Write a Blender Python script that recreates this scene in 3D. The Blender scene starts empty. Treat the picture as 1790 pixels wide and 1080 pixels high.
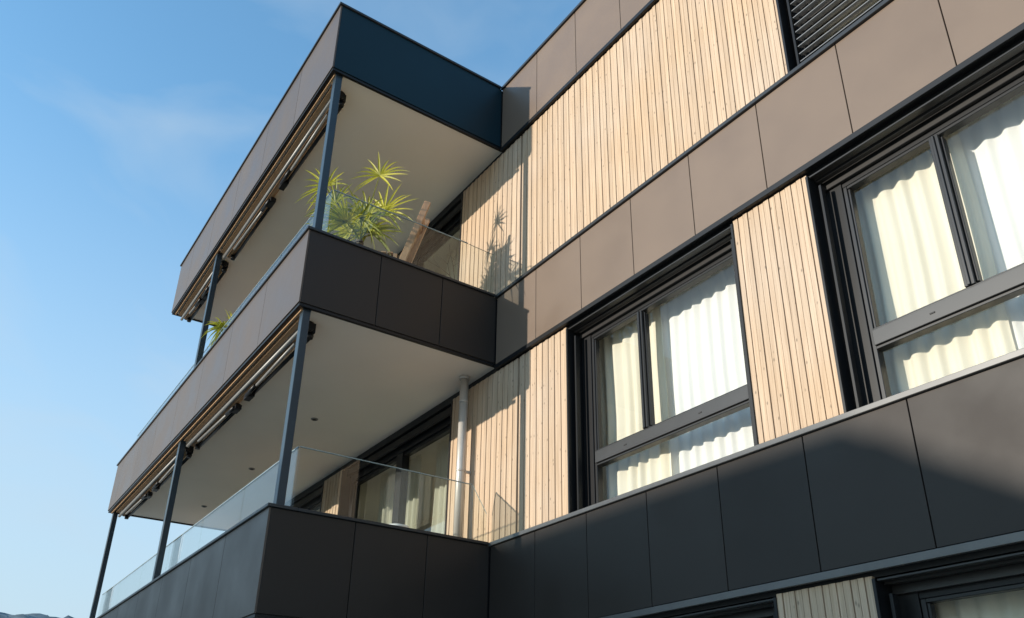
import bpy, bmesh, math, random
from mathutils import Vector, Matrix, noise
random.seed(7)
scene=bpy.context.scene
COL=scene.collection
scene.view_settings.view_transform='Standard'
scene.view_settings.look='None'
scene.view_settings.exposure=0
D=2.385
GZ=-3.76
PJ=0.787

# ------------------------------------------------------------ materials
def new_mat(name):
    m=bpy.data.materials.new(name);m.use_nodes=True
    nt=m.node_tree
    return m,nt,nt.nodes['Principled BSDF'],nt.nodes['Material Output']
def N(nt,t,**k):
    n=nt.nodes.new(t)
    for a,b in k.items(): setattr(n,a,b)
    return n
def noisy(name,base,rough=0.5,var=0.12,scale=3.0,metal=0.0,stretch=(1,1,1),bump=0.0,bscale=60,spec=0.5,attr=None,attrvar=0.0,rvar=0.0):
    m,nt,b,o=new_mat(name)
    tc=N(nt,'ShaderNodeTexCoord');mp=N(nt,'ShaderNodeMapping');mp.inputs['Scale'].default_value=stretch
    nt.links.new(tc.outputs['Object'],mp.inputs['Vector'])
    nz=N(nt,'ShaderNodeTexNoise');nz.inputs['Scale'].default_value=scale;nz.inputs['Detail'].default_value=6
    nt.links.new(mp.outputs['Vector'],nz.inputs['Vector'])
    mr=N(nt,'ShaderNodeMapRange');mr.inputs['From Min'].default_value=0.25;mr.inputs['From Max'].default_value=0.75
    mr.inputs['To Min'].default_value=1-var;mr.inputs['To Max'].default_value=1+var
    nt.links.new(nz.outputs['Fac'],mr.inputs['Value'])
    val=mr.outputs['Result']
    if attr:
        at=N(nt,'ShaderNodeAttribute',attribute_name=attr)
        m2=N(nt,'ShaderNodeMapRange');m2.inputs['To Min'].default_value=1-attrvar;m2.inputs['To Max'].default_value=1+attrvar
        nt.links.new(at.outputs['Fac'],m2.inputs['Value'])
        mu=N(nt,'ShaderNodeMath',operation='MULTIPLY');nt.links.new(val,mu.inputs[0]);nt.links.new(m2.outputs['Result'],mu.inputs[1]);val=mu.outputs[0]
    vm=N(nt,'ShaderNodeVectorMath',operation='SCALE');vm.inputs[0].default_value=base
    nt.links.new(val,vm.inputs['Scale'])
    nt.links.new(vm.outputs['Vector'],b.inputs['Base Color'])
    b.inputs['Roughness'].default_value=rough;b.inputs['Metallic'].default_value=metal
    if rvar>0:
        m3=N(nt,'ShaderNodeMapRange');m3.inputs['From Min'].default_value=0.3;m3.inputs['From Max'].default_value=0.7
        m3.inputs['To Min'].default_value=rough-rvar;m3.inputs['To Max'].default_value=rough+rvar
        nt.links.new(nz.outputs['Fac'],m3.inputs['Value']);nt.links.new(m3.outputs[0],b.inputs['Roughness'])
    b.inputs['Specular IOR Level'].default_value=spec
    if bump>0:
        n2=N(nt,'ShaderNodeTexNoise');n2.inputs['Scale'].default_value=bscale;n2.inputs['Detail'].default_value=4
        nt.links.new(mp.outputs['Vector'],n2.inputs['Vector'])
        bp=N(nt,'ShaderNodeBump');bp.inputs['Strength'].default_value=bump;bp.inputs['Distance'].default_value=0.01
        nt.links.new(n2.outputs['Fac'],bp.inputs['Height']);nt.links.new(bp.outputs['Normal'],b.inputs['Normal'])
    return m
M_panel=noisy('bronze_panel',(0.176,0.126,0.093),rough=0.45,var=0.06,scale=1.6,attr='board',attrvar=0.05,bump=0.05,bscale=3,spec=0.35,rvar=0.08)
M_shaded=noisy('bronze_panel_shaded',(0.034,0.027,0.023),rough=0.48,var=0.08,scale=1.6,attr='board',attrvar=0.08,bump=0.05,bscale=3,spec=0.25,rvar=0.08)  # bronze panel with the shade on sides and lowest band put into its colour
M_front=noisy('bronze_panel_dimmed',(0.100,0.077,0.063),rough=0.45,var=0.06,scale=1.6,attr='board',attrvar=0.06,bump=0.05,bscale=3,spec=0.3,rvar=0.08)  # same bronze as the facade, dimmed in colour for the grazing balcony fronts
M_skyrefl=noisy('sky_reflection_panel',(0.005,0.023,0.035),rough=0.4,var=0.10,scale=1.2,bump=0.05,bscale=3,spec=0.2)  # blue sky reflection on the canopy sides painted as base colour
M_trim=noisy('dark_trim',(0.010,0.010,0.011),rough=0.4,var=0.1,scale=6,spec=0.3)
M_cope=noisy('coping_metal',(0.035,0.037,0.040),rough=0.38,var=0.1,scale=6,metal=0.2,spec=0.4)
M_ledge=noisy('lit_ledge_metal',(0.125,0.120,0.116),rough=0.35,var=0.1,scale=6,metal=0.2,spec=0.5)  # coping metal made paler to paint light caught by the lowest band's trims
M_head=noisy('lintel_rib_metal',(0.022,0.020,0.019),rough=0.35,var=0.1,scale=6,spec=0.5)
M_black=noisy('black_backing',(0.010,0.010,0.011),rough=0.6,var=0.1)
M_frame=noisy('window_frame_paint',(0.017,0.017,0.018),rough=0.35,var=0.08,scale=8,spec=0.4)
M_transom=noisy('sunlit_transom',(0.042,0.041,0.041),rough=0.35,var=0.08,scale=8,spec=0.45)  # frame paint made lighter, sunlight on the transom put into the colour
M_soffit=noisy('soffit_render',(0.86,0.79,0.70),rough=0.85,var=0.03,scale=1.2,bump=0.06,bscale=120)
M_post=noisy('post_paint',(0.022,0.036,0.048),rough=0.35,var=0.08,scale=5)
M_alu=noisy('brushed_aluminium',(0.24,0.235,0.225),rough=0.45,var=0.08,scale=10,metal=0.2)
M_fabric=noisy('awning_fabric',(0.42,0.25,0.13),rough=0.85,var=0.15,scale=10)
M_pipe=noisy('painted_pipe_metal',(0.56,0.52,0.47),rough=0.38,var=0.10,scale=5,metal=0.25)
M_inner=noisy('room_plaster',(0.80,0.76,0.68),rough=0.9,var=0.04)
M_blind=noisy('blind_lamella',(0.22,0.215,0.21),rough=0.35,var=0.05,metal=0.2)
M_edge=noisy('glass_edge',(0.30,0.36,0.35),rough=0.2,var=0.05)
M_chair=noisy('teak_wood',(0.42,0.25,0.14),rough=0.55,var=0.25,scale=6,stretch=(6,6,1))
M_white=noisy('white_lacquer',(0.8,0.8,0.78),rough=0.4,var=0.03)
M_pot=noisy('clay_pot',(0.10,0.09,0.085),rough=0.8,var=0.1)
M_trunk=noisy('palm_bark',(0.15,0.11,0.07),rough=0.95,var=0.35,scale=14,bump=0.6,bscale=30)
M_brick=noisy('neighbour_render',(0.50,0.46,0.39),rough=0.9,var=0.08,scale=1.0)
M_tile=noisy('roof_tiles',(0.14,0.07,0.05),rough=0.8,var=0.2,scale=4)
M_ground=noisy('pale_gravel',(0.44,0.38,0.30),rough=0.95,var=0.2,scale=0.5)
M_hill=noisy('hazy_forest_hill',(0.13,0.165,0.18),rough=1.0,var=0.30,scale=0.08)  # forest colour paled to paint in the distance haze

def wood_mat():
    m,nt,b,o=new_mat('larch_battens')
    tc=N(nt,'ShaderNodeTexCoord')
    at=N(nt,'ShaderNodeAttribute',attribute_name='board')
    cmb=N(nt,'ShaderNodeCombineXYZ')
    ml=N(nt,'ShaderNodeMath',operation='MULTIPLY');ml.inputs[1].default_value=57.0
    nt.links.new(at.outputs['Fac'],ml.inputs[0]);nt.links.new(ml.outputs[0],cmb.inputs['Z'])
    ad=N(nt,'ShaderNodeVectorMath',operation='ADD')
    nt.links.new(tc.outputs['Object'],ad.inputs[0]);nt.links.new(cmb.outputs[0],ad.inputs[1])
    mp=N(nt,'ShaderNodeMapping');mp.inputs['Scale'].default_value=(70,20,1.8)
    nt.links.new(ad.outputs[0],mp.inputs['Vector'])
    g=N(nt,'ShaderNodeTexNoise');g.inputs['Scale'].default_value=1.0;g.inputs['Detail'].default_value=8;g.inputs['Roughness'].default_value=0.62
    nt.links.new(mp.outputs[0],g.inputs['Vector'])
    mp2=N(nt,'ShaderNodeMapping');mp2.inputs['Scale'].default_value=(9,3,4.5)
    nt.links.new(ad.outputs[0],mp2.inputs['Vector'])
    vo=N(nt,'ShaderNodeTexVoronoi');vo.inputs['Scale'].default_value=1.6
    nt.links.new(mp2.outputs[0],vo.inputs['Vector'])
    kn=N(nt,'ShaderNodeMapRange');kn.inputs['From Min'].default_value=0.05;kn.inputs['From Max'].default_value=0.14
    kn.inputs['To Min'].default_value=0.45;kn.inputs['To Max'].default_value=1.0
    nt.links.new(vo.outputs['Distance'],kn.inputs['Value'])
    r=N(nt,'ShaderNodeValToRGB')
    r.color_ramp.elements[0].position=0.30;r.color_ramp.elements[0].color=(0.42,0.286,0.178,1)
    r.color_ramp.elements[1].position=0.66;r.color_ramp.elements[1].color=(0.60,0.440,0.300,1)
    nt.links.new(g.outputs['Fac'],r.inputs['Fac'])
    hsv=N(nt,'ShaderNodeHueSaturation')
    mv=N(nt,'ShaderNodeMapRange');mv.inputs['To Min'].default_value=0.90;mv.inputs['To Max'].default_value=1.05
    nt.links.new(at.outputs['Fac'],mv.inputs['Value'])
    mk=N(nt,'ShaderNodeMath',operation='MULTIPLY');nt.links.new(mv.outputs[0],mk.inputs[0]);nt.links.new(kn.outputs[0],mk.inputs[1])
    w=N(nt,'ShaderNodeTexNoise');w.inputs['Scale'].default_value=0.9
    nt.links.new(tc.outputs['Object'],w.inputs['Vector'])
    mw=N(nt,'ShaderNodeMapRange');mw.inputs['From Min'].default_value=0.3;mw.inputs['From Max'].default_value=0.7;mw.inputs['To Min'].default_value=0.86;mw.inputs['To Max'].default_value=1.08
    nt.links.new(w.outputs['Fac'],mw.inputs['Value']);nt.links.new(mw.outputs[0],hsv.inputs['Saturation'])
    nt.links.new(mk.outputs[0],hsv.inputs['Value']);nt.links.new(r.outputs['Color'],hsv.inputs['Color'])
    nt.links.new(hsv.outputs['Color'],b.inputs['Base Color'])
    b.inputs['Roughness'].default_value=0.75
    bp=N(nt,'ShaderNodeBump');bp.inputs['Strength'].default_value=0.3;bp.inputs['Distance'].default_value=0.004
    nt.links.new(g.outputs['Fac'],bp.inputs['Height']);nt.links.new(bp.outputs['Normal'],b.inputs['Normal'])
    return m
M_wood=wood_mat()

def glass_mat(name,tint,gain=1.0,f0=0.04):
    m=bpy.data.materials.new(name);m.use_nodes=True;nt=m.node_tree;nt.nodes.clear()
    out=N(nt,'ShaderNodeOutputMaterial');mix=N(nt,'ShaderNodeMixShader')
    tr=N(nt,'ShaderNodeBsdfTransparent');tr.inputs['Color'].default_value=(*tint,1)
    gl=N(nt,'ShaderNodeBsdfGlossy');gl.inputs['Roughness'].default_value=0.0
    ge=N(nt,'ShaderNodeNewGeometry')
    dt=N(nt,'ShaderNodeVectorMath',operation='DOT_PRODUCT')
    nt.links.new(ge.outputs['Normal'],dt.inputs[0]);nt.links.new(ge.outputs['Incoming'],dt.inputs[1])
    ab=N(nt,'ShaderNodeMath',operation='ABSOLUTE');nt.links.new(dt.outputs['Value'],ab.inputs[0])
    om=N(nt,'ShaderNodeMath',operation='SUBTRACT');om.inputs[0].default_value=1.0;nt.links.new(ab.outputs[0],om.inputs[1])
    pw=N(nt,'ShaderNodeMath',operation='POWER');pw.inputs[1].default_value=5.0;nt.links.new(om.outputs[0],pw.inputs[0])
    ma=N(nt,'ShaderNodeMath',operation='MULTIPLY_ADD');ma.inputs[1].default_value=1-f0;ma.inputs[2].default_value=f0
    nt.links.new(pw.outputs[0],ma.inputs[0])
    mu=N(nt,'ShaderNodeMath',operation='MULTIPLY',use_clamp=True);mu.inputs[1].default_value=gain
    nt.links.new(ma.outputs[0],mu.inputs[0]);nt.links.new(mu.outputs[0],mix.inputs[0])
    nt.links.new(tr.outputs[0],mix.inputs[1]);nt.links.new(gl.outputs[0],mix.inputs[2])
    nt.links.new(mix.outputs[0],out.inputs['Surface'])
    return m
M_glass=glass_mat('window_glass',(0.97,0.98,0.97),1.5)
M_doorglass=glass_mat('door_glass',(0.82,0.86,0.85),2.2)
M_rail=glass_mat('railing_glass',(0.96,0.98,0.97),0.9)

def curtain_mat(name,c0,c1):
    m=bpy.data.materials.new(name);m.use_nodes=True;nt=m.node_tree;nt.nodes.clear()
    out=N(nt,'ShaderNodeOutputMaterial');mix=N(nt,'ShaderNodeMixShader');mix.inputs[0].default_value=0.25
    d=N(nt,'ShaderNodeBsdfDiffuse');t=N(nt,'ShaderNodeBsdfTranslucent')
    tc=N(nt,'ShaderNodeTexCoord');nz=N(nt,'ShaderNodeTexNoise');nz.inputs['Scale'].default_value=2.0
    nt.links.new(tc.outputs['Object'],nz.inputs['Vector'])
    r=N(nt,'ShaderNodeValToRGB');r.color_ramp.elements[0].color=(*c0,1);r.color_ramp.elements[1].color=(*c1,1)
    nt.links.new(nz.outputs['Fac'],r.inputs['Fac'])
    nt.links.new(r.outputs[0],d.inputs['Color']);nt.links.new(r.outputs[0],t.inputs['Color'])
    nt.links.new(d.outputs[0],mix.inputs[1]);nt.links.new(t.outputs[0],mix.inputs[2]);nt.links.new(mix.outputs[0],out.inputs['Surface'])
    return m
M_curtain=curtain_mat('white_curtain_cloth',(0.93,0.91,0.85),(0.97,0.96,0.93))
M_cream=curtain_mat('cream_curtain_cloth',(0.90,0.83,0.66),(0.95,0.89,0.75))

def leaf_mat(name,c0,c1):
    m=bpy.data.materials.new(name);m.use_nodes=True;nt=m.node_tree
    b=nt.nodes['Principled BSDF'];out=nt.nodes['Material Output']
    at=N(nt,'ShaderNodeAttribute',attribute_name='board')
    r=N(nt,'ShaderNodeValToRGB');r.color_ramp.elements[0].color=(*c0,1);r.color_ramp.elements[1].color=(*c1,1)
    nt.links.new(at.outputs['Fac'],r.inputs['Fac']);nt.links.new(r.outputs[0],b.inputs['Base Color']);b.inputs['Roughness'].default_value=0.45
    t=N(nt,'ShaderNodeBsdfTranslucent');nt.links.new(r.outputs[0],t.inputs['Color'])
    mix=N(nt,'ShaderNodeMixShader');mix.inputs[0].default_value=0.45
    nt.links.new(b.outputs[0],mix.inputs[1]);nt.links.new(t.outputs[0],mix.inputs[2]);nt.links.new(mix.outputs[0],out.inputs['Surface'])
    return m
M_leaf=leaf_mat('palm_leaf',(0.20,0.24,0.02),(0.72,0.66,0.06))

# ------------------------------------------------------------ object helpers
WORLD={}
def empty(name,loc,parent=None,label=None,category=None,kind=None,group=None):
    e=bpy.data.objects.new(name,None);e.empty_display_size=0.3
    loc=Vector(loc);WORLD[e.name]=loc
    if parent: e.parent=parent;e.location=loc-WORLD[parent.name]
    else: e.location=loc
    if label:e['label']=label
    if category:e['category']=category
    if kind:e['kind']=kind
    if group:e['group']=group
    COL.objects.link(e);return e
def finish(name,bm,mats,parent=None,smooth=False,props=None,bevel=0,recalc=True):
    off=WORLD[parent.name] if parent else Vector((0,0,0))
    if parent:
        bmesh.ops.translate(bm,verts=bm.verts,vec=-off)
    if recalc: bmesh.ops.recalc_face_normals(bm,faces=bm.faces)
    me=bpy.data.meshes.new(name);bm.to_mesh(me);bm.free()
    if not isinstance(mats,(list,tuple)):mats=[mats]
    for m in mats:me.materials.append(m)
    if smooth:
        for p in me.polygons:p.use_smooth=True
    o=bpy.data.objects.new(name,me)
    if parent:o.parent=parent
    COL.objects.link(o)
    if bevel:
        md=o.modifiers.new('bevel','BEVEL');md.width=bevel;md.segments=1;md.limit_method='ANGLE'
    if props:
        for k,v in props.items():o[k]=v
    return o
def newbm():
    bm=bmesh.new();bm.faces.layers.float.new('board');return bm
def addbox(bm,b,mi=0,val=None):
    x0,x1,y0,y1,z0,z1=b
    v=[bm.verts.new(p) for p in ((x0,y0,z0),(x1,y0,z0),(x1,y1,z0),(x0,y1,z0),(x0,y0,z1),(x1,y0,z1),(x1,y1,z1),(x0,y1,z1))]
    la=bm.faces.layers.float['board']
    if val is None: val=random.random()
    for f in ((0,3,2,1),(4,5,6,7),(0,1,5,4),(1,2,6,5),(2,3,7,6),(3,0,4,7)):
        fc=bm.faces.new([v[i] for i in f]);fc.material_index=mi;fc[la]=val
def addtube(bm,p0,p1,r0,r1=None,n=14,mi=0,caps=True,val=None):
    if r1 is None:r1=r0
    p0=Vector(p0);p1=Vector(p1);d=(p1-p0).normalized()
    a=d.orthogonal().normalized();b=d.cross(a)
    la=bm.faces.layers.float['board'];val=random.random() if val is None else val
    A=[];B=[]
    for i in range(n):
        t=2*math.pi*i/n;w=a*math.cos(t)+b*math.sin(t)
        A.append(bm.verts.new(p0+w*r0));B.append(bm.verts.new(p1+w*r1))
    for i in range(n):
        j=(i+1)%n;f=bm.faces.new((A[i],A[j],B[j],B[i]));f.material_index=mi;f[la]=val;f.smooth=True
    if caps:
        f=bm.faces.new(A[::-1]);f.material_index=mi;f[la]=val
        f=bm.faces.new(B);f.material_index=mi;f[la]=val
def boxes(name,bl,mat,parent=None,bevel=0,props=None):
    bm=newbm()
    for b in bl:addbox(bm,b)
    return finish(name,bm,mat,parent,bevel=bevel,props=props)

# ------------------------------------------------------------ the building
BLD=empty('apartment_building',(0,0,GZ),label='modern apartment building with bronze panels, larch battens and stacked balconies',category='apartment building')
XR=10.2
XL1=-7.12;XL2=-9.27
openW=2.25
ZP=[(5.23,6.284,M_panel),(2.066,3.0,M_panel),(-0.992,0.0,M_shaded)]

F1=[(-8.3,-4.96),(-4.25,-0.98),(1.30,3.55),(4.28,6.53),(7.26,9.51)]
F2=[(-4.25,-0.98),(4.28,6.53),(7.26,9.51)]
F0=[(1.30,3.55),(4.28,6.53),(7.26,9.51)]
walls=[]
def wallrow(z0,z1,ops,xl):
    x=xl
    for a,b in ops:
        walls.append((x,a,0.035,0.30,z0,z1));x=b
    walls.append((x,XR,0.035,0.30,z0,z1))
wallrow(-3.06,-1.065,F0,XL2);wallrow(0.0,2.0,F1,XL2);wallrow(3.03,5.15,F2,XL1)
for (z0,z1,xl) in ((GZ,-3.06,XL2),(-1.065,0.0,XL2),(2.0,3.03,XL2),(5.15,6.22,XL1)):
    walls.append((xl,XR,0.035,0.30,z0,z1))
boxes('wall',walls,M_black,BLD)
boxes('rear_wall',[(XL2,XL2+0.25,0.30,9.0,GZ,3.0),(XL1,XL1+0.25,0.30,9.0,3.0,6.2),(XR-0.25,XR,0.30,9.0,GZ,6.2),(XL2,XR,9.0,9.25,GZ,3.0),(XL1,XR,9.0,9.25,3.0,6.2)],M_panel,BLD)
boxes('roof',[(XL1,XR,0.0,9.25,6.20,6.30)],M_cope,BLD)
boxes('floor_slab',[(XL2+0.25,XR-0.25,0.30,9.0,-1.05,-0.08),(XL2+0.25,XR-0.25,0.30,9.0,2.06,2.98),(XL1+0.25,XR-0.25,0.30,9.0,5.2,6.1),
     (XL2+0.25,XR-0.25,3.6,3.7,-0.08,2.06),(XL2+0.25,XR-0.25,3.6,3.7,GZ,-1.05),(XL1+0.25,XR-0.25,3.6,3.7,2.98,5.2),
     (0.5,0.62,0.30,3.6,-0.08,2.06),(3.85,3.97,0.30,3.6,-0.08,2.06),(6.85,6.97,0.30,3.6,-0.08,2.06)],M_inner,BLD)

def wood(name,x0,x1,z0,z1,yf=0.0):
    bm=newbm();x=x0;k=0
    pat=(0.046,0.046,0.042,0.049,0.046,0.043,0.049)
    while x<x1-0.012:
        w=pat[k%7]*random.choice((1,1,1,0.97,1.04));w=min(w,x1-x);k+=1
        g=random.choice((0.0065,0.007,0.0075))
        if x<0.42<x+w+g+0.01 and x0<0.3:
            w=0.42-x;g=0.03
            if w<0.02: x=0.45;continue
        d=0.006 if k%2==0 else random.choice((0.0,0.0,0.0015))
        addbox(bm,(x,x+w,yf+d,yf+0.034,z0,z1),0)
        x+=w+g
    return finish(name,bm,M_wood,BLD)
wood('wood_cladding',-0.98,1.30,0.012,2.005)
wood('wood_cladding',3.55,4.28,0.012,2.005)
wood('wood_cladding',6.53,7.26,0.012,2.005)
wood('wood_cladding',-4.96,-4.25,0.012,2.005)
wood('wood_cladding',XL2+0.05,-8.3,0.012,2.005)
wood('wood_cladding',-0.98,4.28,3.012,5.17)
wood('wood_cladding',6.53,7.26,3.012,5.17)
wood('wood_cladding',XL1+0.05,-4.25,3.012,5.17)
wood('wood_cladding',3.55,4.28,-3.05,-1.06)
wood('wood_cladding',6.53,7.26,-3.05,-1.06)
wood('wood_cladding',-9.2,1.30,-3.05,-1.06)

def band(zb,zt,mat):
    bm=newbm();k=0
    xs=[0.012]+[PJ*i+0.011 for i in range(1,13)]+[XR]
    for a,b in zip(xs[:-1],xs[1:]):
        addbox(bm,(a+0.004,b-0.004,-0.030,-0.008,zb+0.012,zt-0.045))
    finish('facade_panel_band',bm,mat,BLD,bevel=0.002)
    boxes('band_backing',[(0.0,XR,-0.006,0.033,zb-0.03,zt-0.02)],M_black,BLD)
    boxes('ledge_trim',[(0.0,XR,-0.055,0.03,zt-0.040,zt)],M_ledge if zt<0.5 else M_cope,BLD,bevel=0.003)
    boxes('drip_trim',[(0.0,XR,-0.040,-0.006,zb-0.045,zb+0.006)],M_ledge if zt<0.5 else M_trim,BLD,bevel=0.002)
for zb,zt,mt in ZP: band(zb,zt,mt)

# ------------------------------------------------------------ windows
def wave_sheet(bm,x0,x1,y,z0,z1,amp,per,seed,mi=0,nz=6):
    rnd=random.Random(seed);n=int((x1-x0)/0.010);cols=[]
    ph=rnd.uniform(0,6);la=bm.faces.layers.float['board']
    for i in range(n+1):
        x=x0+(x1-x0)*i/n
        ph+=2*math.pi*(x1-x0)/n/per*(1+0.30*noise.noise(Vector((x*4,seed,0))))
        col=[]
        for j in range(nz+1):
            t=j/nz;z=z0+(z1-z0)*t
            a=amp*(1.0+0.55*noise.noise(Vector((x*3,z*1.2,seed))))*(1.05-0.30*t)
            yy=y+a*math.sin(ph+0.4*noise.noise(Vector((x*2,z*1.5,seed+9))))+0.12*a*math.sin(2.3*ph)
            col.append(bm.verts.new((x+0.01*math.sin(z*3+seed),yy,z)))
        cols.append(col)
    for i in range(n):
        for j in range(nz):
            f=bm.faces.new((cols[i][j],cols[i+1][j],cols[i+1][j+1],cols[i][j+1]));f.smooth=True;f.material_index=mi;f[la]=0.5
def glazing(name,parent,W,H,mull,split,wx,wz):
    X=lambda b:(wx+b[0],wx+b[1],b[2],b[3],wz+b[4],wz+b[5])
    L=0.205;R=W-0.10;T=1.83+(H-2.0);B=0.11
    st=[(0.0,0.022,-0.012,0.30,0.0,H-0.02),(W-0.022,W,-0.012,0.30,0.0,H-0.02)]
    st+=[(0.024,L-0.034,0.175,0.26,0.02,H-0.03),(R+0.034,W-0.024,0.175,0.26,0.02,H-0.03)]
    st+=[(L-0.033,R+0.033,0.185,0.26,T+0.026,H-0.022),(0.022,W-0.022,0.02,0.24,0.004,0.028)]
    boxes('reveal_lining',[X(b) for b in st],M_trim,parent,bevel=0.002)
    fr=[(L-0.030,L,0.185,0.255,0.06,T+0.024),(R,R+0.030,0.185,0.255,0.06,T+0.024)]
    fr+=[(L,R,0.187,0.253,T,T+0.024),(L,R,0.19,0.252,0.05,B)]
    if split:
        fr+=[(L,R,0.178,0.25,0.612,0.632),(L,R,0.178,0.25,0.472,0.493)]
        boxes('transom',[X((L,R,0.160,0.256,0.495,0.61))],M_transom,parent,bevel=0.003)
    zb=0.633 if split else B+0.001
    for m in mull:
        fr+=[(m-0.034,m+0.034,0.168,0.254,zb,T-0.001),(m-0.010,m+0.010,0.154,0.166,zb,T-0.003)]
        fr+=[(m+0.036,m+0.050,0.196,0.25,zb+0.02,T-0.02)]
    if split:
        fr+=[(L+0.001,L+0.018,0.196,0.25,zb,T-0.002)]
    boxes('frame',[X(b) for b in fr],M_frame,parent,bevel=0.003)
    for b in ((0.060,0.082,0.05,0.10,0.03,H-0.11),(W-0.085,W-0.055,0.05,0.11,0.03,H-0.11)):
        boxes('blind_guide',[X(b)],M_trim,parent,bevel=0.002)
    hd=[]
    for i,(y0,y1,dz) in enumerate(((0.004,0.060,0.036),(0.072,0.120,0.052),(0.150,0.182,0.105))):
        hd.append((0.026,W-0.026,y0,y1,H-dz,H-0.021))
    boxes('blind_housing',[X(b) for b in hd],M_head,parent,bevel=0.003)
    if split:
        for q in (0.62,1.55):
            boxes('drain_cap',[X((q,q+0.035,0.1545,0.1598,0.545,0.554))],M_black,parent)
    bm=newbm()
    def pane(x0,x1,z0,z1,y):
        v=[bm.verts.new((wx+a,y,wz+b)) for a,b in ((x0,z0),(x1,z0),(x1,z1),(x0,z1))]
        bm.faces.new(v)
    edges=[L]+list(mull)+[R]
    for a,b in zip(edges[:-1],edges[1:]): pane(a+0.002,b-0.002,zb,T,0.225+0.004*(a>L))
    if split: pane(L,R,B,0.473,0.222)
    finish('glass_pane',bm,M_glass,parent,recalc=False)
def curtain(parent,wx,wz,x0,x1,z0,z1,seed,y=0.50,amp=0.019,per=0.140,mat=None):
    bm=newbm();wave_sheet(bm,wx+x0,wx+x1,y,wz+z0,wz+z1,amp,per,seed)
    return finish('curtain',bm,mat or M_curtain,parent)
def window(wx,wz,seed,cur=True,blind=False):
    e=empty('window',(wx,0.0,wz),BLD)
    glazing('window',e,openW,2.0 if wz<2.5 else 2.13,(0.90,),True,wx,wz)
    if cur:
        curtain(e,wx,wz,-0.30,0.98,-0.02,2.0,seed,y=0.385,mat=M_cream)
        curtain(e,wx,wz,0.70,2.35,-0.02,2.0,seed+3,y=0.445)
    if blind:
        bm=newbm();z=wz+0.12
        while z<wz+2.00:
            x0=wx+0.10;x1=wx+openW-0.10
            pr=[(0.040,z-0.012),(0.040,z-0.020),(0.066,z-0.016),(0.092,z-0.002),(0.118,z+0.018),(0.118,z+0.024),(0.090,z+0.004),(0.064,z-0.009)]
            A=[bm.verts.new((x0,a,b)) for a,b in pr];B_=[bm.verts.new((x1,a,b)) for a,b in pr]
            bm.faces.new(A);bm.faces.new(B_[::-1])
            for i in range(8):
                j=(i+1)%8;bm.faces.new((A[i],A[j],B_[j],B_[i]))
            z+=0.082
        finish('venetian_blind',bm,M_blind,e)
    return e
window(1.30,0.0,11);window(4.28,0.0,23);window(7.26,0.0,31)
window(1.30,-3.06,41);window(4.28,-3.06,47);window(7.26,-3.06,51)
window(4.28,3.02,61,True,True);window(7.26,3.02,67,True,True)
def door(wx,wz,W,seed,H=2.0):
    e=empty('balcony_door',(wx,0.0,wz),BLD)
    fr=[(0,0.03,-0.01,0.30,0,H-0.02),(W-0.03,W,-0.01,0.30,0,H-0.02),(0.032,0.16,0.14,0.24,0.02,H-0.2),(W-0.16,W-0.032,0.14,0.24,0.02,H-0.2),
        (0.032,W-0.032,0.13,0.25,H-0.20,H-0.02),(0.032,W-0.032,0.06,0.10,H-0.12,H-0.02),(0.16,W-0.16,0.15,0.24,0.02,0.12),(W*0.5-0.09,W*0.5+0.09,0.135,0.245,0.12,H-0.2),
        (0.16,W-0.16,0.16,0.235,H-0.25,H-0.202)]
    boxes('frame',[(wx+b[0],wx+b[1],b[2],b[3],wz+b[4],wz+b[5]) for b in fr],M_trim,e,bevel=0.003)
    bm=newbm()
    for a,b in ((0.161,W*0.5-0.091),(W*0.5+0.091,W-0.161)):
        bm.faces.new([bm.verts.new((wx+p,0.20,wz+q)) for p,q in ((a,0.12),(b,0.12),(b,H-0.25),(a,H-0.25))])
    finish('glass_pane',bm,M_doorglass,e,recalc=False)
    curtain(e,wx,wz,0.1,W*0.42,-0.02,H-0.02,seed,y=0.6,amp=0.03,mat=M_cream)
    curtain(e,wx,wz,W*0.55,W-0.06,-0.02,H-0.02,seed+1,y=0.6,amp=0.03,mat=M_cream)
door(-4.25,0.0,3.27,71);door(-8.3,0.0,3.34,75);door(-4.25,3.03,3.27,79,2.12)

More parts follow.
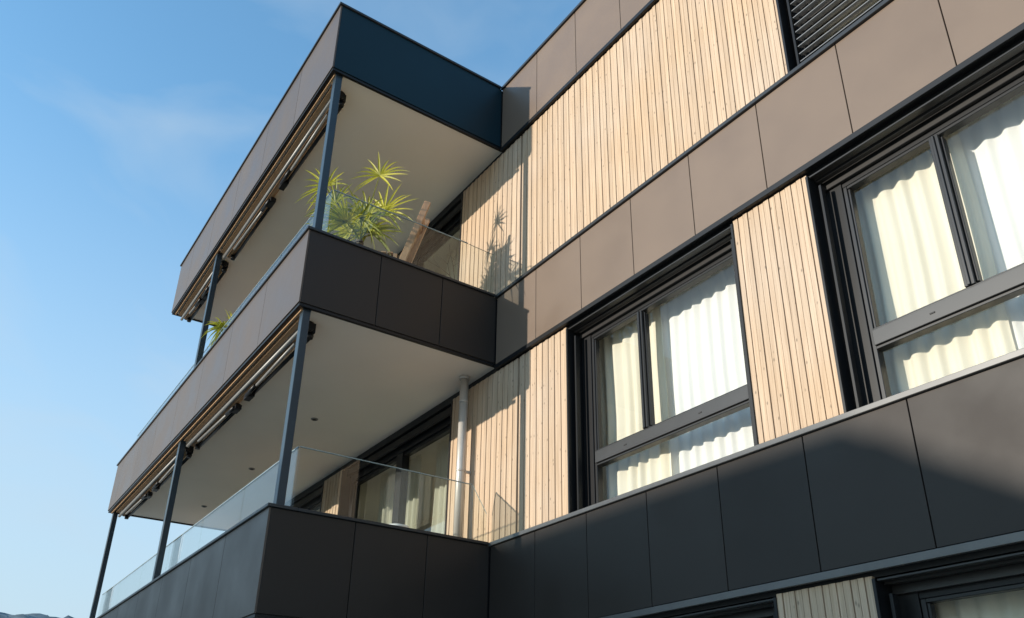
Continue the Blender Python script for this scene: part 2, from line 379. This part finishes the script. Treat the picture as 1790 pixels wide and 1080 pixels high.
# ------------------------------------------------------------ balconies
def balcony(zb,zt,xl,roof=False,rail=True,posts=()):
    e=empty('roof_canopy' if roof else 'balcony',(0,-D,zb),BLD)
    bm=newbm()
    xs=[0.0];x=0.0
    while x-1.24>xl+0.3: x-=1.24;xs.append(x)
    xs.append(xl)
    for a,b in zip(xs[1:],xs[:-1]): addbox(bm,(a+0.004,b-0.004 if b<0 else -0.002,-D,-D+0.02,zb+0.035,zt-0.03))
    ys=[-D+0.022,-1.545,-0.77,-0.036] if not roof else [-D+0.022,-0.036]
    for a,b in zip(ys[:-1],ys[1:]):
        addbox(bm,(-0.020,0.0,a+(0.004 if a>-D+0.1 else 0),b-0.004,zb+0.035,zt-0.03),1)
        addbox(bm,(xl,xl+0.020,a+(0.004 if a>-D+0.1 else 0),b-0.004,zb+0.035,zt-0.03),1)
    finish('panel_cladding',bm,[M_front,M_skyrefl if roof else M_shaded],e,bevel=0.002)
    zi=zt-0.16
    boxes('slab',[(xl+0.022,-0.022,-D+0.022,0.03,zb+0.06,zi),
                  (xl+0.022,-0.022,-D+0.022,-D+0.15,zi,zt-0.032),(-0.15,-0.022,-D+0.15,0.0,zi,zt-0.032),(xl+0.022,xl+0.15,-D+0.15,0.0,zi,zt-0.032)],M_black,e)
    boxes('drip_trim',[(xl+0.012,-0.012,-D+0.012,-D+0.05,zb,zb+0.034),(-0.05,-0.012,-D+0.051,0.0,zb,zb+0.034),(xl+0.012,xl+0.05,-D+0.051,0.0,zb,zb+0.034)],M_trim,e,bevel=0.002)
    boxes('soffit',[(xl+0.052,-0.052,-D+0.052,0.03,zb+0.022,zb+0.058)],M_soffit,e)
    ov=0.022
    if roof:
        boxes('coping',[(xl-ov,ov,-D-ov,-0.057,zt-0.028,zt+0.004)],M_cope,e,bevel=0.004)
    else:
        boxes('coping',[(xl-ov,ov,-D-ov,-D+0.26,zt-0.028,zt+0.003),(-0.18,ov,-D+0.261,-0.057,zt-0.028,zt+0.003),(xl-ov,xl+0.18,-D+0.261,-0.057,zt-0.028,zt+0.003)],M_cope,e,bevel=0.004)
    if rail:
        h=0.60;bm=newbm();x=-0.055
        def gp(b):
            addbox(bm,b,0);x0,x1,y0,y1,z0,z1=b
            addbox(bm,(x0-0.001,x1+0.001,y0-0.001,y1+0.001,z1+0.0005,z1+0.009),1)
        while x-0.3>xl:
            a=max(x-1.52,xl+0.06);gp((a,x,-D+0.205,-D+0.217,zt+0.005,zt+h));x=a-0.014
        finish('glass_railing',bm,[M_rail,M_edge],e)
        bm=newbm();gp((-0.042,-0.030,-D+0.225,-0.44 if zt>2 else -0.26,zt+0.005,zt+h))
        finish('glass_railing',bm,[M_rail,M_edge],e)
        ya=-0.425 if zt>2 else -0.245;yb=-0.06;za=zt+h;zc=zt+(0.585 if zt>2 else 0.32)
        bm=newbm()
        vs=[]
        for xx in (-0.042,-0.030):
            vs.append([bm.verts.new(p) for p in ((xx,ya,zt+0.005),(xx,yb,zt+0.005),(xx,yb,zc),(xx,ya,za))])
        bm.faces.new(vs[0]);bm.faces.new(vs[1])
        for i in range(4):
            j=(i+1)%4;f=bm.faces.new((vs[0][i],vs[0][j],vs[1][j],vs[1][i]));f.material_index=1 if i in(2,) else 0
        finish('glass_railing',bm,[M_rail,M_edge],e)
    return e
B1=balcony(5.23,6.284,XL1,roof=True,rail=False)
B2=balcony(2.066,3.0,XL2)
B3=balcony(-0.992,0.0,XL2)
def post(e,x,z0,z1):
    bm=newbm()
    addbox(bm,(x-0.045,x+0.045,-D+0.075,-D+0.155,z0,z1))
    addbox(bm,(x-0.06,x+0.06,-D+0.066,-D+0.165,z0,z0+0.012))
    addbox(bm,(x-0.06,x+0.06,-D+0.066,-D+0.165,z1-0.012,z1))
    finish('post',bm,M_post,e,bevel=0.004)
for x in (-0.10,-4.66): post(B2,x,3.004,5.252)
for x in (-0.10,-4.66,-9.12): post(B3,x,0.004,2.088)
for x in (-2.81,-5.31,-7.84):
    bm=newbm();addtube(bm,(x,-1.06,2.078),(x,-1.06,2.090),0.045,0.05,18);addtube(bm,(x,-1.06,2.072),(x,-1.06,2.077),0.028,0.03,14,1)
    finish('ceiling_spotlight',bm,[M_alu,M_black],B2)

def awning(x0,x1,zs):
    e=empty('folding_awning',(x0,-D+0.2,zs),BLD)
    bm=newbm()
    addtube(bm,(x1,-D+0.245,zs-0.062),(x0-0.06,-D+0.245,zs-0.062),0.048,n=20)
    addbox(bm,(x1,x0,-D+0.105,-D+0.155,zs-0.058,zs-0.004))
    addtube(bm,(x0-0.059,-D+0.245,zs-0.062),(x0-0.02,-D+0.245,zs-0.062),0.052,n=20,mi=1)
    finish('fabric_roll',bm,[M_fabric,M_trim],e,bevel=0)
    bm=newbm()
    addtube(bm,(x1-0.02,-D+0.175,zs-0.110),(x0+0.03,-D+0.175,zs-0.110),0.024,n=14)
    finish('front_bar',bm,M_alu,e)
    L=(x0-x1)
    for s,xa in ((-1,x0-0.1),(1,x1+0.1)):
        bm=newbm()
        xe=xa+s*L*0.42
        addtube(bm,(xa,-D+0.30,zs-0.13),(xe,-D+0.29,zs-0.15),0.023,n=10,mi=1)
        addtube(bm,(xe,-D+0.24,zs-0.165),(xa+s*0.25,-D+0.22,zs-0.14),0.018,n=10,mi=0)
        addtube(bm,(xe,-D+0.265,zs-0.205),(xe,-D+0.265,zs-0.12),0.036,n=12,mi=1)
        addtube(bm,(xa,-D+0.28,zs-0.17),(xa,-D+0.28,zs-0.11),0.034,n=12,mi=1)
        addbox(bm,(xa-0.04,xa+0.04,-D+0.24,-D+0.32,zs-0.11,zs-0.003),1)
        addbox(bm,(xe-0.13,xe+0.06,-D+0.225,-D+0.300,zs-0.20,zs-0.145),1)
        addtube(bm,(xe+s*0.02,-D+0.225,zs-0.18),(xe-s*0.30,-D+0.225,zs-0.165),0.025,n=10,mi=1)
        finish('folding_arm',bm,[M_alu,M_trim],e)
awning(-0.26,-4.54,5.252);awning(-4.78,-7.0,5.252)
awning(-0.26,-4.54,2.088);awning(-4.78,-9.0,2.088)
for zs,xl in ((5.252,XL1),(2.088,XL2)):
    boxes('soffit_edge_board',[(xl+0.08,-0.07,-D+0.056,-D+0.076,zs-0.045,zs-0.001)],M_fabric,BLD)

bm=newbm();px,py=-0.50,-0.13
addtube(bm,(px,py,-0.15),(px,py,2.086),0.050,n=22)
addtube(bm,(px,py,2.05),(px,py,2.087),0.062,n=22)
for z in (0.9,1.75): addtube(bm,(px,py,z),(px,py,z+0.025),0.054,n=22)
addbox(bm,(px-0.012,px+0.012,py+0.04,0.0,0.9,0.93))
finish('downpipe',bm,M_pipe,BLD)

# ------------------------------------------------------------ plants and furniture
def fan_leaf(bm,base,hub,normal,rad,nl=20,spread=2.5,droop=0.25):
    base=Vector(base);hub=Vector(hub);la=bm.faces.layers.float['board']
    mid=(base+hub)/2+Vector((0,0,0.03))
    addtube(bm,base,mid,0.009,0.007,6,0,False,0.3);addtube(bm,mid,hub,0.007,0.005,6,0,False,0.3)
    ax=(hub-base).normalized();n=Vector(normal);n=(n-ax*n.dot(ax)).normalized();s=ax.cross(n)
    tone=random.uniform(0.25,0.85)
    for i in range(nl):
        t=-spread+2*spread*i/(nl-1)+random.uniform(-0.06,0.06)
        d=ax*math.cos(t)+s*math.sin(t);L=rad*(0.62+0.38*math.cos(t*0.5))*random.uniform(0.78,1.12)
        w=0.0155;side=n.cross(d).normalized()
        val=min(1,max(0,tone+random.uniform(-0.35,0.35)))
        pts=[];ks=(0,0.25,0.5,0.72,0.88,1.0);ws=(0.6,1.0,0.85,0.55,0.28,0.03)
        dr=droop*random.uniform(0.5,2.2);bn=random.uniform(-0.08,0.08)
        for k,wk in zip(ks,ws):
            c=hub+d*(L*k*(1-0.12*dr*k))+n*((0.10+bn)*rad*k)-Vector((0,0,1))*(dr*rad*k**2.6)
            fold=n*(0.35*w*wk)
            pts.append((bm.verts.new(c-side*w*wk+fold),bm.verts.new(c-fold*0.3),bm.verts.new(c+side*w*wk+fold)))
        for a,b in zip(pts[:-1],pts[1:]):
            for q in (0,1):
                f=bm.faces.new((a[q],a[q+1],b[q+1],b[q]));f[la]=val
def palm(name,pos,z0,crown,leaves,label,seed,scale=1.0,extra=(),el0=0.35):
    random.seed(seed)
    e=empty(name,(pos[0],pos[1],z0),label=label,category='palm')
    bm=newbm();addtube(bm,(pos[0],pos[1],z0),(pos[0],pos[1],z0+0.30*scale),0.13*scale,0.18*scale,24)
    addtube(bm,(pos[0],pos[1],z0+0.301*scale),(pos[0],pos[1],z0+0.33*scale),0.195*scale,0.195*scale,24)
    finish('pot',bm,M_pot,e)
    bm=newbm();z=z0+0.33*scale;n=7
    for i in range(n):
        za=z+(crown-z)*i/n;zb=z+(crown-z)*(i+1)/n
        addtube(bm,(pos[0],pos[1],za),(pos[0],pos[1],zb),0.05*scale,0.036*scale,10)
    finish('trunk',bm,M_trunk,e)
    bm=newbm();C=Vector((pos[0],pos[1],crown))
    for i in range(leaves):
        az=i*2.399+random.uniform(-0.3,0.3);el=random.uniform(el0,1.30)
        d=Vector((math.cos(az)*math.cos(el),math.sin(az)*math.cos(el),math.sin(el)))
        L=random.uniform(0.12,0.36)*scale
        hub=C+d*L;nn=Vector((0.6+random.gauss(0,.45),-0.65+random.gauss(0,.45),random.gauss(0.1,.45)))
        fan_leaf(bm,C,hub,nn,random.uniform(0.38,0.52)*scale,nl=14,spread=1.55,droop=random.uniform(0.1,0.45))
    for (hub,nn,r,sp) in extra: fan_leaf(bm,C,hub,nn,r,nl=14,spread=sp,droop=0.16)
    finish('leaf_crown',bm,M_leaf,e)
    return e
palm('fan_palm',(-0.50,-1.62),2.84,3.42,11,'bright green potted fan palm standing behind the glass railing',5,1.0,
     extra=(((-0.50,-1.46,4.44),(0.6,-0.7,-0.1),0.46,2.3),((-0.80,-2.00,4.22),(0.5,-0.8,0.2),0.40,2.0),((-0.70,-1.90,3.95),(0.5,-0.8,0.1),0.40,1.8),
            ((-0.36,-1.42,3.84),(0.6,-0.7,0.1),0.50,1.9)))
palm('fan_palm',(-4.05,-1.95),2.84,3.55,9,'smaller potted fan palm beside the balcony post',9,0.80)

random.seed(33)
tw=empty('twig_plant',(-0.32,-0.42,2.84),label='bare branched pot plant by the timber wall',category='plant')
bm=newbm();addtube(bm,(-0.32,-0.42,2.84),(-0.32,-0.42,3.12),0.10,0.14,20);finish('pot',bm,M_pot,tw)
bm=newbm()
def twig(p,d,L,r,lv):
    q=p+d*L;addtube(bm,p,q,r,r*0.65,5,0,False)
    if lv==0: return
    for k in range(2):
        dd=(d+Vector((random.gauss(0,.4),random.gauss(0,.4),random.gauss(0.05,.25)))).normalized()
        twig(q,dd,L*random.uniform(0.65,0.85),r*0.65,lv-1)
for k in range(2): twig(Vector((-0.32,-0.42,3.10)),Vector((random.gauss(0,.2),random.gauss(0,.2),1)).normalized(),0.22,0.006,3)
finish('branch',bm,M_trunk,tw)

random.seed(21)
ch=empty('deck_chair',(-0.45,-1.05,2.84),label='brown wooden deck chair leaning behind the glass railing',category='chair')
def rbox(bm,c,ax,sx,sy,sz,mi=0):
    R=ax.to_3x3();la=bm.faces.layers.float['board'];val=random.random()
    vs=[bm.verts.new(Vector(c)+R@Vector((a*sx/2,b*sy/2,d*sz/2))) for a in(-1,1) for b in(-1,1) for d in(-1,1)]
    for f in ((0,1,3,2),(4,6,7,5),(0,4,5,1),(2,3,7,6),(0,2,6,4),(1,5,7,3)):
        fc=bm.faces.new([vs[i] for i in f]);fc[la]=val;fc.material_index=mi
bm=newbm();R=Matrix.Rotation(math.radians(-16),4,'X')
for dx in (-0.17,0.17): rbox(bm,(-0.45+dx,-0.965,3.47),R,0.05,0.075,1.08)
for i in range(9): rbox(bm,(-0.45,-1.08+0.028*i,3.22+0.080*i),R,0.285,0.018,0.076)
finish('backrest',bm,M_chair,ch,bevel=0.004)
bm=newbm()
for i in range(6): rbox(bm,(-0.45,-1.2-0.075*i,3.24),Matrix.Identity(4),0.36,0.06,0.02)
finish('seat',bm,M_chair,ch,bevel=0.003)
for dx in (-0.16,0.16):
    for yy in (-1.14,-1.6):
        bm=newbm();rbox(bm,(-0.45+dx,yy,3.035),Matrix.Identity(4),0.04,0.04,0.39);finish('leg',bm,M_chair,ch,bevel=0.003)
ch.rotation_euler=(0,0,math.radians(-28));ch.location=(-0.34,-1.12,2.84)
tb=empty('round_table',(-1.25,-0.5,-0.16),label='small round white table on the balcony',category='table')
bm=newbm();addtube(bm,(-1.25,-0.5,0.34),(-1.25,-0.5,0.37),0.14,0.14,36);addtube(bm,(-1.25,-0.5,0.325),(-1.25,-0.5,0.3395),0.12,0.135,36);finish('table_top',bm,M_white,tb)
bm=newbm();addtube(bm,(-1.25,-0.5,-0.14),(-1.25,-0.5,0.324),0.02,n=12);addtube(bm,(-1.25,-0.5,-0.16),(-1.25,-0.5,-0.14),0.14,0.12,28);finish('pedestal',bm,M_white,tb)

# ------------------------------------------------------------ setting
bm=newbm();S=3000
bm.faces.new([bm.verts.new(p) for p in ((-S,-S,GZ),(S,-S,GZ),(S,S,GZ),(-S,S,GZ))])
finish('ground',bm,M_ground,None,props={'kind':'structure'})
bm=newbm();nx,ny=44,420;g=[]
for i in range(nx+1):
    row=[]
    for j in range(ny+1):
        x=-520-11*i;y=-900+5*j
        t=i/nx;prof=math.sin(min(1,t*1.5)*math.pi/2)
        h=117+12*noise.noise(Vector((y*0.0028,3,0)))+4*noise.noise(Vector((y*0.02,x*0.02,1)))+5*noise.noise(Vector((y*0.11,x*0.11,5)))
        row.append(bm.verts.new((x,y,GZ-1+h*prof)))
    g.append(row)
for i in range(nx):
    for j in range(ny): bm.faces.new((g[i][j],g[i+1][j],g[i+1][j+1],g[i][j+1]))
finish('hill',bm,M_hill,None,smooth=True,props={'kind':'structure'})
nb=empty('neighbouring_house',(-10,-29,GZ),label='plastered house across the street with tiled roof edge and chimney',category='house')
boxes('wall',[(-19,-2.35,-33,-25,GZ,5.20)],M_brick,nb)
bm=newbm()
pr=[(-19.4,5.205),(-19.4,5.33),(-2.6,5.33),(-1.0,4.3),(-1.0,4.15),(-2.6,5.205)]
A=[bm.verts.new((x,-25.0,z)) for x,z in pr];Bv=[bm.verts.new((x,-33.2,z)) for x,z in pr]
bm.faces.new(A);bm.faces.new(Bv[::-1])
for i in range(6):
    j=(i+1)%6;bm.faces.new((A[i],A[j],Bv[j],Bv[i]))
finish('roof',bm,M_tile,nb)
boxes('chimney',[(-9.35,-8.75,-31.8,-31.2,5.335,6.30),(-9.42,-8.68,-31.87,-31.13,6.301,6.36)],M_brick,nb)
for zf in (-2.6,0.4,3.0):
    for k in range(4):
        x=-17.5+3.9*k
        w=empty('window',(x,-25,zf),nb)
        boxes('frame',[(x-0.06,x,-24.99,-24.93,zf,zf+1.4),(x+1.1,x+1.16,-24.99,-24.93,zf,zf+1.4),(x-0.06,x+1.16,-24.99,-24.93,zf+1.401,zf+1.46),(x-0.06,x+1.16,-24.99,-24.93,zf-0.061,zf-0.001)],M_white,w)
        boxes('glass_pane',[(x+0.001,x+1.099,-24.985,-24.97,zf,zf+1.4)],M_black,w)

# ------------------------------------------------------------ light
sv=Vector((0.655,2.385,-0.515)).normalized()
el=math.asin(-sv.z);az=math.atan2(-sv.x,-sv.y)
sl=bpy.data.lights.new('sun','SUN');sl.energy=5.0;sl.angle=math.radians(0.53);sl.color=(1.0,0.92,0.80)
so=bpy.data.objects.new('sun',sl);so.rotation_euler=sv.to_track_quat('-Z','Y').to_euler();so.location=(-20,-60,30);COL.objects.link(so)
w=bpy.data.worlds.new('World');scene.world=w;w.use_nodes=True;nt=w.node_tree
bg=nt.nodes['Background'];sky=N(nt,'ShaderNodeTexSky');sky.sky_type='NISHITA';sky.sun_disc=False
sky.sun_elevation=el;sky.sun_rotation=az%(2*math.pi);sky.air_density=1.0;sky.dust_density=0.4;sky.ozone_density=2.0
bg.inputs['Strength'].default_value=0.15
gain=N(nt,'ShaderNodeVectorMath',operation='MULTIPLY');gain.inputs[1].default_value=(2.0,2.65,2.7)
nt.links.new(sky.outputs[0],gain.inputs[0])
tc=N(nt,'ShaderNodeTexCoord')
sp=N(nt,'ShaderNodeSeparateXYZ');nt.links.new(tc.outputs['Generated'],sp.inputs[0])
hz=N(nt,'ShaderNodeMapRange',interpolation_type='SMOOTHSTEP');hz.inputs['From Min'].default_value=0.05;hz.inputs['From Max'].default_value=0.70
hz.inputs['To Min'].default_value=0.90;hz.inputs['To Max'].default_value=0.0
nt.links.new(sp.outputs['Z'],hz.inputs['Value'])
hm=N(nt,'ShaderNodeMix',data_type='RGBA');hm.inputs['B'].default_value=(3.7,4.5,5.2,1)
nt.links.new(hz.outputs[0],hm.inputs['Factor']);nt.links.new(gain.outputs[0],hm.inputs['A'])
wn=N(nt,'ShaderNodeTexNoise');wn.inputs['Scale'].default_value=1.6;wn.inputs['Detail'].default_value=3
nt.links.new(tc.outputs['Generated'],wn.inputs['Vector'])
wm=N(nt,'ShaderNodeVectorMath',operation='SCALE');wm.inputs['Scale'].default_value=0.5;nt.links.new(wn.outputs['Color'],wm.inputs[0])
wa=N(nt,'ShaderNodeVectorMath',operation='ADD');nt.links.new(tc.outputs['Generated'],wa.inputs[0]);nt.links.new(wm.outputs[0],wa.inputs[1])
mp=N(nt,'ShaderNodeMapping');mp.inputs['Scale'].default_value=(1.6,1.6,5.5);mp.inputs['Rotation'].default_value=(0.45,0.3,0.2);mp.inputs['Location'].default_value=(0.3,0.2,0.9)
nt.links.new(wa.outputs[0],mp.inputs['Vector'])
nz=N(nt,'ShaderNodeTexNoise');nz.inputs['Scale'].default_value=2.0;nz.inputs['Detail'].default_value=9;nz.inputs['Roughness'].default_value=0.48
nt.links.new(mp.outputs[0],nz.inputs['Vector'])
mr=N(nt,'ShaderNodeMapRange');mr.inputs['From Min'].default_value=0.47;mr.inputs['From Max'].default_value=0.75;mr.inputs['To Max'].default_value=0.40
nt.links.new(nz.outputs['Fac'],mr.inputs['Value'])
mx=N(nt,'ShaderNodeMix',data_type='RGBA');mx.inputs['B'].default_value=(3.9,4.7,5.4,1)
nt.links.new(mr.outputs[0],mx.inputs['Factor']);nt.links.new(hm.outputs['Result'],mx.inputs['A']);nt.links.new(mx.outputs['Result'],bg.inputs['Color'])

# ------------------------------------------------------------ camera
yaw,pit,rol=0.9539,0.43497,0.0082325
fw=Vector((-math.sin(yaw)*math.cos(pit),math.cos(yaw)*math.cos(pit),math.sin(pit)))
r=fw.cross(Vector((0,0,1))).normalized();u=r.cross(fw)
r2=r*math.cos(rol)+u*math.sin(rol);u2=-r*math.sin(rol)+u*math.cos(rol)
cam=bpy.data.cameras.new('camera');cam.sensor_width=36;cam.lens=1453.7/1790*36
cam.shift_x=-(923.9-895)/1790;cam.shift_y=(673.53-540)/1790;cam.clip_end=6000;cam.clip_start=0.05
co=bpy.data.objects.new('camera',cam)
mw=Matrix.Identity(4)
for i in range(3):
    mw[i][0]=r2[i];mw[i][1]=u2[i];mw[i][2]=-fw[i]
mw.translation=Vector((7.2209,-4.6743,-2.1635))
co.matrix_world=mw;COL.objects.link(co);scene.camera=co
